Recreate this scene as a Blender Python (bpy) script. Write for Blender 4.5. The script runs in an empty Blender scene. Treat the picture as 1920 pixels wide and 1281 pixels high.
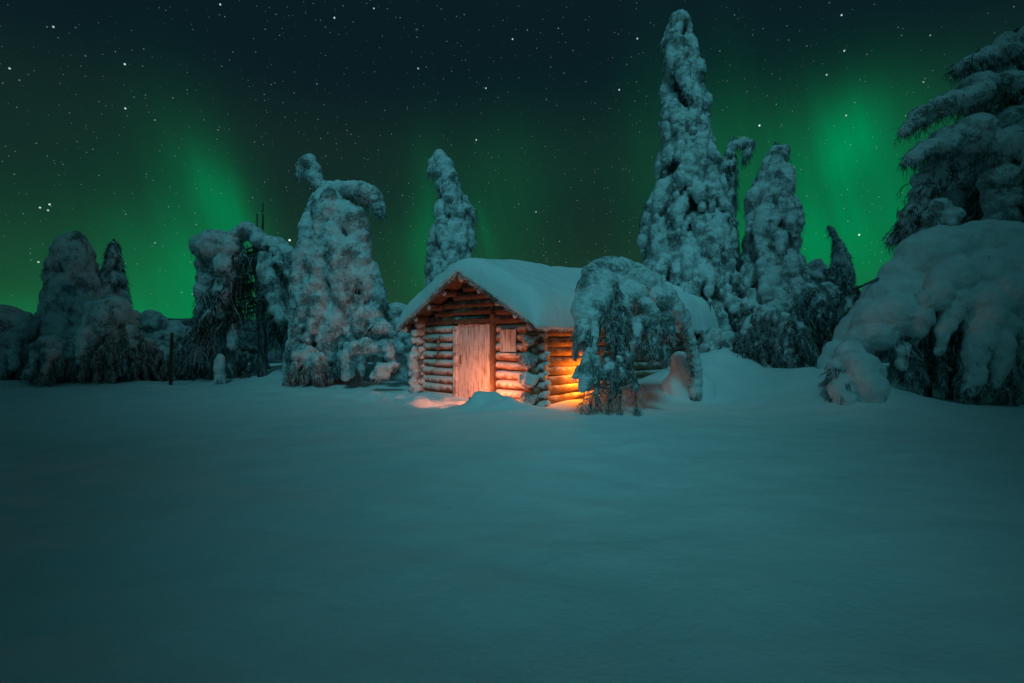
import bpy, bmesh, math, random
import numpy as np
from mathutils import Vector, Matrix

# ------------------------------------------------------------------ camera, sky, moon
S = bpy.context.scene
COL = S.collection
R = math.radians
F, EYE = 1000.0, 1.6                    # focal length in photo pixels (1920 wide), eye height

cam = bpy.data.objects.new('camera', bpy.data.cameras.new('camera'))
COL.objects.link(cam)
cam.data.sensor_width = 36.0
cam.data.lens = 36.0 * F / 1920.0
cam.data.clip_start, cam.data.clip_end = 0.05, 20000
cam.location = (0, 0, EYE)
cam.rotation_euler = (R(90), 0, 0)
S.camera = cam
S.view_settings.view_transform = 'Standard'
S.view_settings.look = 'None'
S.view_settings.exposure = 0.0
S.view_settings.gamma = 1.0
S.cycles.use_denoising = True
S.cycles.sample_clamp_indirect = 1.5
S.cycles.max_bounces = 6
S.cycles.diffuse_bounces = 4

SUN_STRENGTH, SUN_EL, SUN_AZ, SUN_ANGLE = 0.72, 52.0, 2.0, 14.0
sl = bpy.data.lights.new('moon', 'SUN')
sl.energy = SUN_STRENGTH
sl.color = (0.18, 0.83, 0.96)
sl.angle = R(SUN_ANGLE)
sun = bpy.data.objects.new('moon', sl)
COL.objects.link(sun)
d = Vector((math.sin(R(SUN_AZ)) * math.cos(R(SUN_EL)), math.cos(R(SUN_AZ)) * math.cos(R(SUN_EL)), -math.sin(R(SUN_EL))))
sun.rotation_euler = d.to_track_quat('-Z', 'Y').to_euler()
sun.location = (0, -30, 40)

W = bpy.data.worlds.new('World')
S.world = W
W.use_nodes = True
wt = W.node_tree


class X:
    """a node socket with arithmetic"""
    def __init__(s, sock): s.s = sock
    def _op(s, op, o, rev=False):
        n = wt.nodes.new('ShaderNodeMath'); n.operation = op
        a, b = (o, s) if rev else (s, o)
        for i, v in enumerate((a, b)):
            if v is None: continue
            if isinstance(v, X): wt.links.new(v.s, n.inputs[i])
            else: n.inputs[i].default_value = v
        return X(n.outputs[0])
    def __add__(s, o): return s._op('ADD', o)
    def __sub__(s, o): return s._op('SUBTRACT', o)
    def __rsub__(s, o): return s._op('SUBTRACT', o, True)
    def __mul__(s, o): return s._op('MULTIPLY', o)
    __radd__ = __add__
    __rmul__ = __mul__
    def __truediv__(s, o): return s._op('DIVIDE', o)
    def f(s, op, o=None): return s._op(op, o)


def clamp01(x):
    n = wt.nodes.new('ShaderNodeClamp'); wt.links.new(x.s, n.inputs[0]); return X(n.outputs[0])


def sstep(x, a, b):
    n = wt.nodes.new('ShaderNodeMapRange'); n.interpolation_type = 'SMOOTHSTEP'
    wt.links.new(x.s, n.inputs[0]); n.inputs[1].default_value = a; n.inputs[2].default_value = b
    return X(n.outputs[0])


def build_sky():
    wt.nodes.clear()
    out = wt.nodes.new('ShaderNodeOutputWorld'); bg = wt.nodes.new('ShaderNodeBackground')
    wt.links.new(bg.outputs[0], out.inputs[0]); bg.inputs[1].default_value = 1.0
    tc = wt.nodes.new('ShaderNodeTexCoord')
    sep = wt.nodes.new('ShaderNodeSeparateXYZ'); wt.links.new(tc.outputs['Generated'], sep.inputs[0])
    vx, vy, vz = (X(sep.outputs[i]) for i in range(3))
    az = vx.f('ARCTAN2', vy)
    el = vz.f('ARCSINE')
    # slow wander so that the curtains are not perfect ovals
    nz = wt.nodes.new('ShaderNodeTexNoise'); nz.inputs['Scale'].default_value = 3.2; nz.inputs['Detail'].default_value = 3
    wt.links.new(tc.outputs['Generated'], nz.inputs['Vector'])
    nf = X(nz.outputs[0]) - 0.5
    ns = wt.nodes.new('ShaderNodeSeparateColor'); wt.links.new(nz.outputs['Color'], ns.inputs[0])
    azw = az + (X(ns.outputs[0]) - 0.5) * 0.07
    elw = el + (X(ns.outputs[1]) - 0.5) * 0.06

    def ang(px, py):
        t, u = (px - 960) / F, (640 - py) / F
        return math.atan(t), math.atan(u * math.cos(math.atan(t)))

    def blob(px, py, sx, sy, rot=0.0, warp=True):
        a0, e0 = ang(px, py)
        A, E = (azw, elw) if warp else (az, el)
        da, de = A - a0, E - e0
        c, s_ = math.cos(R(rot)), math.sin(R(rot))
        p = (da * c + de * s_) * (1000.0 / sx)
        q = (de * c - da * s_) * (1000.0 / sy)
        return (p * p + q * q).f('MULTIPLY', -0.5).f('EXPONENT')

    h = sstep(el, 0.0, 0.27)
    up = sstep(el, 0.30, 0.47)
    over = sstep(el, 0.52, 1.0)

    def ramp(lo, mid, hi, ov):
        a = lo + (mid - lo) * h
        b = a * (1.0 - up) + up * hi
        return b * (1.0 - over) + over * ov
    r = ramp(X_const(.0125), .0060, .0028, SKY_OVER[0])
    g = ramp(X_const(.046), .0215, .0120, SKY_OVER[1])
    b = ramp(X_const(.023), .0190, .0165, SKY_OVER[2])
    # aurora: (centre px, centre py, sigma x, sigma y, rotation, green amount)
    green = None
    for px, py, sx, sy, ro, am, wp in (
            (428, 402, 26, 60, 24, .085, True), (395, 345, 45, 95, 22, .020, True), (352, 560, 62, 100, 0, .098, True),
            (240, 570, 170, 85, 0, .044, True), (230, 430, 150, 110, 0, .007, True),
            (800, 440, 22, 85, 0, .055, True), (860, 480, 95, 100, 0, .028, True), (906, 425, 6, 38, 14, .028, False),
            (950, 370, 50, 80, 0, .014, True), (925, 470, 10, 50, 14, .012, False),
            (1592, 266, 30, 44, -10, .125, False), (1585, 285, 100, 62, -6, .062, True), (1470, 325, 130, 95, 0, .026, True), (1020, 320, 140, 80, 0, .007, True),
            (1560, 450, 90, 55, 0, .100, True), (1690, 400, 85, 100, 0, .050, True), (1640, 545, 170, 70, 0, .05, True),
            (1340, 330, 45, 110, 0, .034, True), (1215, 300, 34, 110, 0, .016, True), (1380, 520, 50, 70, 0, .07, True),
            (30, 588, 120, 20, 0, .05, False)):
        t = blob(px, py, sx, sy, ro, wp) * am
        green = t if green is None else green + t
    # faint rays leaning with the field lines
    cr = wt.nodes.new('ShaderNodeCombineXYZ'); wt.links.new(((az + el * .22) * 34.0).s, cr.inputs[0]); wt.links.new((el * 3.0).s, cr.inputs[1])
    rn = wt.nodes.new('ShaderNodeTexNoise'); rn.inputs['Scale'].default_value = 1.0; rn.inputs['Detail'].default_value = 4; wt.links.new(cr.outputs[0], rn.inputs['Vector'])
    green = green * (1.0 + nf * 0.6) * (.62 + X(rn.outputs[0]) * .76)
    # stars
    star = None

    def layer(scale, rad, keep, amp):
        v = wt.nodes.new('ShaderNodeTexVoronoi'); v.inputs['Scale'].default_value = scale
        wt.links.new(tc.outputs['Generated'], v.inputs['Vector'])
        sc = wt.nodes.new('ShaderNodeSeparateColor'); wt.links.new(v.outputs['Color'], sc.inputs[0])
        disc = clamp01((rad * scale - X(v.outputs['Distance'])) / (rad * scale) * 1.6)
        k = clamp01((X(sc.outputs[0]) - (1 - keep)) / keep)
        return disc * k * k * amp
    star = layer(170, .0009, .5, .26) + layer(80, .0011, .32, .40) + layer(42, .0013, .28, .80)
    for px, py, rad, am in ((543, 450, 2.6, 2.2), (1424, 235, 2.2, 1.7), (1611, 440, 2.1, 1.5), (627, 33, 2.0, 1.3), (234, 120, 2.0, 1.3),
                            (235, 203, 2.0, 1.1), (413, 8, 2.0, 1.1), (961, 73, 1.9, 1.1), (1161, 168, 2.0, 1.2), (1195, 72, 1.9, 1.1),
                            (911, 165, 1.9, 1.0), (893, 262, 1.9, 1.1), (100, 50, 1.9, 1.0), (18, 128, 1.9, 1.0), (93, 383, 2.0, 1.3),
                            (75, 389, 1.9, 1.1), (90, 394, 1.9, 1.0), (1005, 397, 1.8, .9), (784, 128, 1.8, 1.0), (1578, 28, 1.9, 1.1),
                            (1583, 95, 1.9, 1.0), (72, 491, 1.9, 1.1), (371, 521, 1.8, 1.0), (1550, 140, 1.8, 1.0)):
        v = Vector(((px - 960) / F, 1, (640 - py) / F)).normalized()
        n = wt.nodes.new('ShaderNodeVectorMath'); n.operation = 'DISTANCE'
        wt.links.new(tc.outputs['Generated'], n.inputs[0]); n.inputs[1].default_value = v
        am *= .75; rr = rad * .00078
        star = star + clamp01((rr - X(n.outputs['Value'])) / rr * 1.5) * am
    star = star * sstep(el, 0.01, 0.10)
    co = wt.nodes.new('ShaderNodeCombineColor')
    for i, c in enumerate((r * clamp01(1.0 - green * 5.0) + star * .8, g + green + star * .95, b + green * 0.27 + star)):
        wt.links.new(c.s, co.inputs[i])
    wt.links.new(co.outputs[0], bg.inputs[0])


def X_const(v):
    n = wt.nodes.new('ShaderNodeValue'); n.outputs[0].default_value = v; return X(n.outputs[0])


SKY_OVER = (.007, .037, .047)
build_sky()

# ------------------------------------------------------------------ materials
def mat(name, base, rough=0.7, spec=0.25):
    m = bpy.data.materials.new(name); m.use_nodes = True
    b = m.node_tree.nodes['Principled BSDF']
    b.inputs['Base Color'].default_value = (*base, 1); b.inputs['Roughness'].default_value = rough
    b.inputs['Specular IOR Level'].default_value = spec
    return m, m.node_tree, b


def noise(t, scale, detail=4, rough=.55, coords='Object', vscale=None):
    tc = t.nodes.new('ShaderNodeTexCoord'); n = t.nodes.new('ShaderNodeTexNoise')
    n.inputs['Scale'].default_value = scale; n.inputs['Detail'].default_value = detail; n.inputs['Roughness'].default_value = rough
    if vscale:
        mp = t.nodes.new('ShaderNodeMapping'); mp.inputs['Scale'].default_value = vscale
        t.links.new(tc.outputs[coords], mp.inputs[0]); t.links.new(mp.outputs[0], n.inputs['Vector'])
    else:
        t.links.new(tc.outputs[coords], n.inputs['Vector'])
    return n


def bump(t, b, height, strength, dist, prev=None):
    n = t.nodes.new('ShaderNodeBump'); n.inputs['Strength'].default_value = strength; n.inputs['Distance'].default_value = dist
    t.links.new(height, n.inputs['Height'])
    if prev: t.links.new(prev.outputs[0], n.inputs['Normal'])
    t.links.new(n.outputs[0], b.inputs['Normal'])
    return n


def mix(t, fac, a, b):
    n = t.nodes.new('ShaderNodeMix'); n.data_type = 'RGBA'
    for i, v in ((0, fac), (6, a), (7, b)):
        if isinstance(v, (tuple, list)): n.inputs[i].default_value = (*v, 1)
        elif isinstance(v, (int, float)): n.inputs[i].default_value = v
        else: t.links.new(v, n.inputs[i])
    return n.outputs[2]


def rng(t, sock, a, b, c=0.0, d_=1.0):
    n = t.nodes.new('ShaderNodeMapRange'); t.links.new(sock, n.inputs[0])
    for i, v in enumerate((a, b, c, d_)): n.inputs[i + 1].default_value = v
    return n.outputs[0]


def snow_mat(name, lo, hi, b1, b2, s1=3.0, s2=28.0):
    m, t, b = mat(name, hi, .62, .3)
    n1, n2 = noise(t, s1, 5), noise(t, s2, 4, .65)
    t.links.new(mix(t, rng(t, n1.outputs[0], .35, .65), lo, hi), b.inputs['Base Color'])
    p = bump(t, b, n1.outputs[0], b1, .25)
    bump(t, b, n2.outputs[0], b2, .03, p)
    return m


M = {}
M['ground'] = snow_mat('field_snow', (.78, .83, .85), (.88, .90, .91), .40, .45, 1.1, 26)
M['roof_snow'] = snow_mat('roof_snow', (.84, .86, .88), (.90, .91, .92), .10, .18, 1.6, 30)
M['tree_snow'] = snow_mat('tree_snow', (.70, .74, .76), (.86, .88, .90), .45, .75, 3.5, 22)


def tips(m, share=.6):
    t = m.node_tree; b = t.nodes['Principled BSDF']; src = b.inputs['Base Color'].links[0].from_socket
    a, c = noise(t, 1.5, 4, .6), noise(t, 17, 5, .75)
    n = t.nodes.new('ShaderNodeMath'); n.operation = 'MULTIPLY_ADD'; t.links.new(a.outputs[0], n.inputs[0]); n.inputs[1].default_value = 1.7
    t.links.new(c.outputs[0], n.inputs[2])
    t.links.new(mix(t, rng(t, n.outputs[0], 1.34, 1.56, 0, share * 1.4), src, (.10, .12, .115)), b.inputs['Base Color'])


tips(M['tree_snow'])
M['birch_snow'] = snow_mat('birch_snow', (.72, .76, .78), (.86, .88, .90), .35, .55, 3.0, 24)


def foliage_mat():
    m, t, b = mat('spruce_needles', (.03, .045, .035), .85, .1)
    n = noise(t, 9, 3)
    t.links.new(mix(t, rng(t, n.outputs[0], .42, .66), (.016, .026, .02), (.16, .19, .19)), b.inputs['Base Color'])
    return m


M['foliage'] = foliage_mat()


def rime_mat():
    m, t, b = mat('rime_twigs', (.5, .54, .56), .8, .15)
    n = noise(t, 14, 3)
    t.links.new(mix(t, rng(t, n.outputs[0], .35, .65), (.30, .32, .33), (.74, .77, .79)), b.inputs['Base Color'])
    return m


M['rime'] = rime_mat()


def bark_mat():
    m, t, b = mat('bark', (.06, .05, .045), .9, .1)
    n = noise(t, 10, 5, .6, vscale=(1, 1, .25))
    t.links.new(mix(t, rng(t, n.outputs[0], .40, .62), (.035, .03, .027), (.22, .22, .22)), b.inputs['Base Color'])
    bump(t, b, n.outputs[0], .6, .05)
    return m


M['bark'] = bark_mat()


def log_mat(name, dark, light, frost, cover, gs=(1, 1, 6), ps=(1, 1, 1)):
    """weathered log; frost sits on the upper faces and in blown patches; cover = share that is white"""
    m, t, b = mat(name, light, .85, .15)
    g = noise(t, 7, 6, .62, vscale=gs); p = noise(t, 4.5, 5, .65, vscale=ps); s = noise(t, 60, 3, .7)
    wood = mix(t, rng(t, g.outputs[0], .35, .68), dark, light)
    ge = t.nodes.new('ShaderNodeNewGeometry'); sp = t.nodes.new('ShaderNodeSeparateXYZ'); t.links.new(ge.outputs['Normal'], sp.inputs[0])
    def ma(op, a, c):
        n = t.nodes.new('ShaderNodeMath'); n.operation = op
        for i, v in enumerate((a, c)):
            if isinstance(v, (int, float)): n.inputs[i].default_value = v
            else: t.links.new(v, n.inputs[i])
        return n.outputs[0]
    up = ma('MULTIPLY', sp.outputs[2], .34)
    q = ma('ADD', ma('ADD', ma('MULTIPLY', p.outputs[0], 1.0), ma('MULTIPLY', s.outputs[0], .55)), up)
    lo = 1.02 - cover * .62
    t.links.new(mix(t, rng(t, q, lo, lo + .28), wood, frost), b.inputs['Base Color'])
    bp = bump(t, b, g.outputs[0], .5, .03)
    bump(t, b, s.outputs[0], .6, .02, bp)
    return m


M['log_frost'] = log_mat('frosted_logs', (.10, .055, .035), (.26, .15, .09), (.78, .77, .76), .72)
M['log_bare'] = log_mat('bare_logs', (.07, .042, .03), (.22, .13, .08), (.66, .65, .64), .16)
M['log_side'] = log_mat('side_logs', (.12, .07, .04), (.33, .20, .11), (.72, .71, .70), .30)
M['door'] = log_mat('frosted_door_boards', (.12, .07, .045), (.26, .16, .10), (.70, .68, .66), .78, (3, 3, .25), (2.6, 2.6, .5))
M['frame'] = log_mat('door_frame_wood', (.12, .07, .04), (.27, .16, .09), (.66, .64, .62), .22)
M['post'] = log_mat('old_post', (.05, .032, .025), (.13, .085, .06), (.6, .6, .6), .08)
M['metal'] = mat('blackened_tin', (.03, .03, .032), .5, .4)[0]
M['metal'].node_tree.nodes['Principled BSDF'].inputs['Metallic'].default_value = .7


def glow(name, colr, st):
    m, t, b = mat(name, (1, .8, .5), .3)
    b.inputs['Emission Color'].default_value = (*colr, 1); b.inputs['Emission Strength'].default_value = st
    return m


M['flame'] = glow('lantern_flame', (1, .42, .08), 14)


def hill_mat():
    m, t, b = mat('forested_fell', (.06, .07, .07), .95, .05)
    n = noise(t, .05, 6, .7)
    t.links.new(mix(t, rng(t, n.outputs[0], .4, .65), (.035, .04, .04), (.16, .18, .18)), b.inputs['Base Color'])
    return m


M['hill'] = hill_mat()

# ------------------------------------------------------------------ helpers
def P(px, py, Y):
    return np.array(((px - 960) / F * Y, Y, EYE + (640 - py) / F * Y))


def tag(o, label=None, cat=None, group=None, kind=None):
    for k, v in (('label', label), ('category', cat), ('group', group), ('kind', kind)):
        if v: o[k] = v
    return o


def link(name, me, mats, parent=None, smooth=True):
    o = bpy.data.objects.new(name, me); COL.objects.link(o)
    for m in (mats if isinstance(mats, (list, tuple)) else [mats]): me.materials.append(m)
    if smooth: me.shade_smooth()
    if parent:
        o.parent = parent
        o.matrix_parent_inverse = Matrix.Identity(4)
    return o


def root(name, loc, label, cat, group=None):
    o = bpy.data.objects.new(name, None); COL.objects.link(o); o.empty_display_size = .3
    o.location = loc
    return tag(o, label, cat, group)


def pymesh(name, v, f, org=(0, 0, 0), mi=None):
    me = bpy.data.meshes.new(name)
    v = np.asarray(v, dtype=float) - np.asarray(org, dtype=float)
    me.from_pydata(v.tolist(), [], f if isinstance(f, list) else f.tolist()); me.update()
    if mi is not None:
        me.polygons.foreach_set('material_index', np.asarray(mi, dtype=np.int32))
    return me


_rs = np.random.RandomState(5)
_T = _rs.rand(256, 256)


def vnoise(x, y):
    x = np.asarray(x, float); y = np.asarray(y, float)
    xi, yi = np.floor(x).astype(int), np.floor(y).astype(int)
    fx, fy = x - xi, y - yi
    fx, fy = fx * fx * fx * (fx * (fx * 6 - 15) + 10), fy * fy * fy * (fy * (fy * 6 - 15) + 10)
    a, b_, c, d_ = (_T[(xi + i) % 256, (yi + j) % 256] for i, j in ((0, 0), (1, 0), (0, 1), (1, 1)))
    return (a * (1 - fx) + b_ * fx) * (1 - fy) + (c * (1 - fx) + d_ * fx) * fy - .5


def fbm(x, y, o=3):
    s, a = 0, 1.0
    for i in range(o):
        s = s + a * vnoise(x * 2 ** i + 17.3 * i, y * 2 ** i + 5.1 * i); a *= .5
    return s


def ss(x, a, b):
    t = np.clip((x - a) / (b - a), 0, 1); return t * t * (3 - 2 * t)


# cabin plan: front wall A0 -> A1, side wall from A1 along SD
A0, A1 = np.array((-2.77, 16.8)), np.array((.66, 13.75))
UW = float(np.linalg.norm(A1 - A0)); U = (A1 - A0) / UW
NF = np.array((U[1], -U[0]))
if NF[1] > 0: NF = -NF
SD = np.array((.73, .683)); SD = SD / np.linalg.norm(SD)
NSD = np.array((SD[1], -SD[0]))
LEN = 9.2


def gauss(x, y, cx, cy, sx, sy=None, rot=0.0):
    sy = sy or sx
    c, s = math.cos(rot), math.sin(rot)
    dx, dy = x - cx, y - cy
    p, q = (dx * c + dy * s) / sx, (dy * c - dx * s) / sy
    return np.exp(-.5 * (p * p + q * q))


def G(x, y):
    """height of the snow"""
    x = np.asarray(x, float); y = np.asarray(y, float)
    z = .16 * fbm(x / 7.5, y / 7.5, 2) * ss(y, 3, 9) + .075 * fbm(x / 2.4 + 9, y / 1.5, 3) + .25 * fbm(x / 2.6 + 2, y / 2.2 + 7, 2) * ss(y, 15, 18) * ss(np.abs(x), 4, 8)
    z = z + .026 * fbm(x / .9 + .3 * y, y / .34 + 3, 2) + .012 * fbm(x / .3, y / .3, 2)
    # trampled snow in front of the cabin
    tr = gauss(x, y, -2.9, 14.9, 1.5, .75, math.atan2(U[1], U[0]))
    z = z + tr * .36 * (fbm(x / .45 + 4, y / .45, 3)) - tr * .05
    # heap before the door (the lantern stands behind it)
    z = z + .33 * (1 + .9 * fbm(x / .4, y / .4 + 2, 2)) * np.minimum(1.25 * gauss(x, y, -.64, 12.72, .46, .30, -.6), .95) + .15 * gauss(x, y, .18, 12.55, .45, .3, -.5)
    # bank along the side wall
    for t, o, h, s in ((3.6, 1.0, .22, 1.0), (5.0, .9, .42, 1.1), (6.6, .8, .55, 1.2), (8.2, 1.0, .62, 1.3), (9.8, .6, .55, 1.4)):
        c = A1 + SD * t + NSD * o
        z = z + h * .75 * gauss(x, y, c[0], c[1], s)
    z = z + .75 * gauss(x, y, 8.6, 18.8, 2.2) + .85 * gauss(x, y, 8.5, 14.3, 1.1, 1.5)
    z = z + .45 * gauss(x, y, -6, 23, 5, 2.5) + .25 * gauss(x, y, -16, 24, 6, 2.5)
    z = z + .08 * gauss(x, y, 10.5, 12.0, 3.5, .8)
    # land falls away behind the trees
    z = z - 30 * ss(y, 34, 190)
    # unseen slope added behind the camera: rings the clearing, shaped to shade its edges
    shade_ridge = np.interp(x - .35, SHADE_RIDGE_X, SHADE_RIDGE_Z)
    z = z + shade_ridge * ss(-y, .6, 10) * (1 - .75 * ss(-y, 60, 260))
    return z


SHADE_RIDGE_X = (-60, -17, -14, -10, -8.6, -6, -4, -2, 0, 2, 4, 6, 8.6, 10, 12, 14, 17, 60)
SHADE_RIDGE_Z = (50, 56, 46, 34, 31.5, 28.0, 24.6, 18.4, 14.6, 18.0, 24.6, 29.5, 36, 40, 54, 62, 66, 50)


def build_ground():
    def axis(fine0, fine1, st, lo, hi):
        a = list(np.arange(fine0, fine1 + 1e-6, st)); s = st
        while a[-1] < hi: s *= 1.22; a.append(a[-1] + s)
        b_ = []; s = st; v = fine0
        while v > lo: s *= 1.22; v -= s; b_.append(v)
        return np.array(b_[::-1] + a)
    xs, ys = axis(-17, 17, .10, -5000, 5000), axis(1.8, 21, .09, -4000, 6000)
    Xg, Yg = np.meshgrid(xs, ys)
    v = np.stack([Xg, Yg, G(Xg, Yg)], -1).reshape(-1, 3)
    nx, ny = len(xs), len(ys)
    i = np.arange(nx * ny).reshape(ny, nx)
    f = np.stack([i[:-1, :-1], i[:-1, 1:], i[1:, 1:], i[1:, :-1]], -1).reshape(-1, 4)
    tag(link('ground', pymesh('ground', v, f), M['ground']), kind='structure')


build_ground()


def build_hills():
    n, k = 260, 8
    v, f = [], []
    for j in range(k + 1):
        for i in range(n + 1):
            a = R(-100 + 200 * i / n)
            prof = 38 + 5 * float(fbm(a * 3 + 3, 0.5, 2)) + 3.0 * float(fbm(a * 60, 2.5, 3)) * (j == k)
            r = 820 + 160 * j / k
            v.append((math.sin(a) * r, math.cos(a) * r, -45 + (prof + 45) * math.sin(j / k * math.pi / 2)))
    for j in range(k):
        for i in range(n):
            q = j * (n + 1) + i; f.append((q, q + 1, q + n + 2, q + n + 1))
    tag(link('hills', pymesh('hills', v, f), M['hill']), kind='structure')


build_hills()

# ------------------------------------------------------------------ plants
_bm = bmesh.new(); bmesh.ops.create_icosphere(_bm, subdivisions=2, radius=1)
ICO_V = np.array([v.co[:] for v in _bm.verts]); ICO_F = np.array([[v.index for v in f.verts] for f in _bm.faces]); _bm.free()
_ctex = {}


def ctex(scale, depth):
    k = (scale, depth)
    if k not in _ctex:
        t = bpy.data.textures.new('lumps', 'CLOUDS'); t.noise_scale = scale; t.noise_depth = depth; _ctex[k] = t
    return _ctex[k]


def remesh(name, v, f, voxel, smooth=2, disp=()):
    me = bpy.data.meshes.new('tmp'); me.from_pydata(v.tolist(), [], f.tolist())
    o = bpy.data.objects.new('tmp', me); COL.objects.link(o)
    m = o.modifiers.new('r', 'REMESH'); m.mode = 'VOXEL'; m.voxel_size = voxel
    if smooth:
        m = o.modifiers.new('s', 'SMOOTH'); m.iterations = smooth; m.factor = .5
    for sc, dp, st in disp:
        m = o.modifiers.new('d', 'DISPLACE'); m.texture = ctex(sc, dp); m.texture_coords = 'LOCAL'; m.strength = st; m.mid_level = .5
    dg = bpy.context.evaluated_depsgraph_get()
    res = bpy.data.meshes.new_from_object(o.evaluated_get(dg)); res.name = name
    bpy.data.objects.remove(o); bpy.data.meshes.remove(me)
    return res


def prisms(paths, radii, sides=3):
    """paths (N,k,3), radii (N,k) -> verts, quads of thin tapering rods"""
    N, k = paths.shape[:2]
    t = np.gradient(paths, axis=1); t /= np.linalg.norm(t, axis=2, keepdims=True) + 1e-9
    ref = np.where(np.abs(t[..., 2:3]) > .9, np.array([1., 0, 0]), np.array([0, 0, 1.]))
    a = np.cross(t, ref); a /= np.linalg.norm(a, axis=2, keepdims=True) + 1e-9
    b_ = np.cross(t, a)
    an = np.arange(sides) / sides * 2 * math.pi
    v = paths[:, :, None] + radii[:, :, None, None] * (a[:, :, None] * np.cos(an)[None, None, :, None] + b_[:, :, None] * np.sin(an)[None, None, :, None])
    idx = np.arange(N * k * sides).reshape(N, k, sides)
    nx_ = np.roll(idx, -1, axis=2)
    f = np.stack([idx[:, :-1], nx_[:, :-1], nx_[:, 1:], idx[:, 1:]], -1).reshape(-1, 4)
    return v.reshape(-1, 3), f


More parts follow.
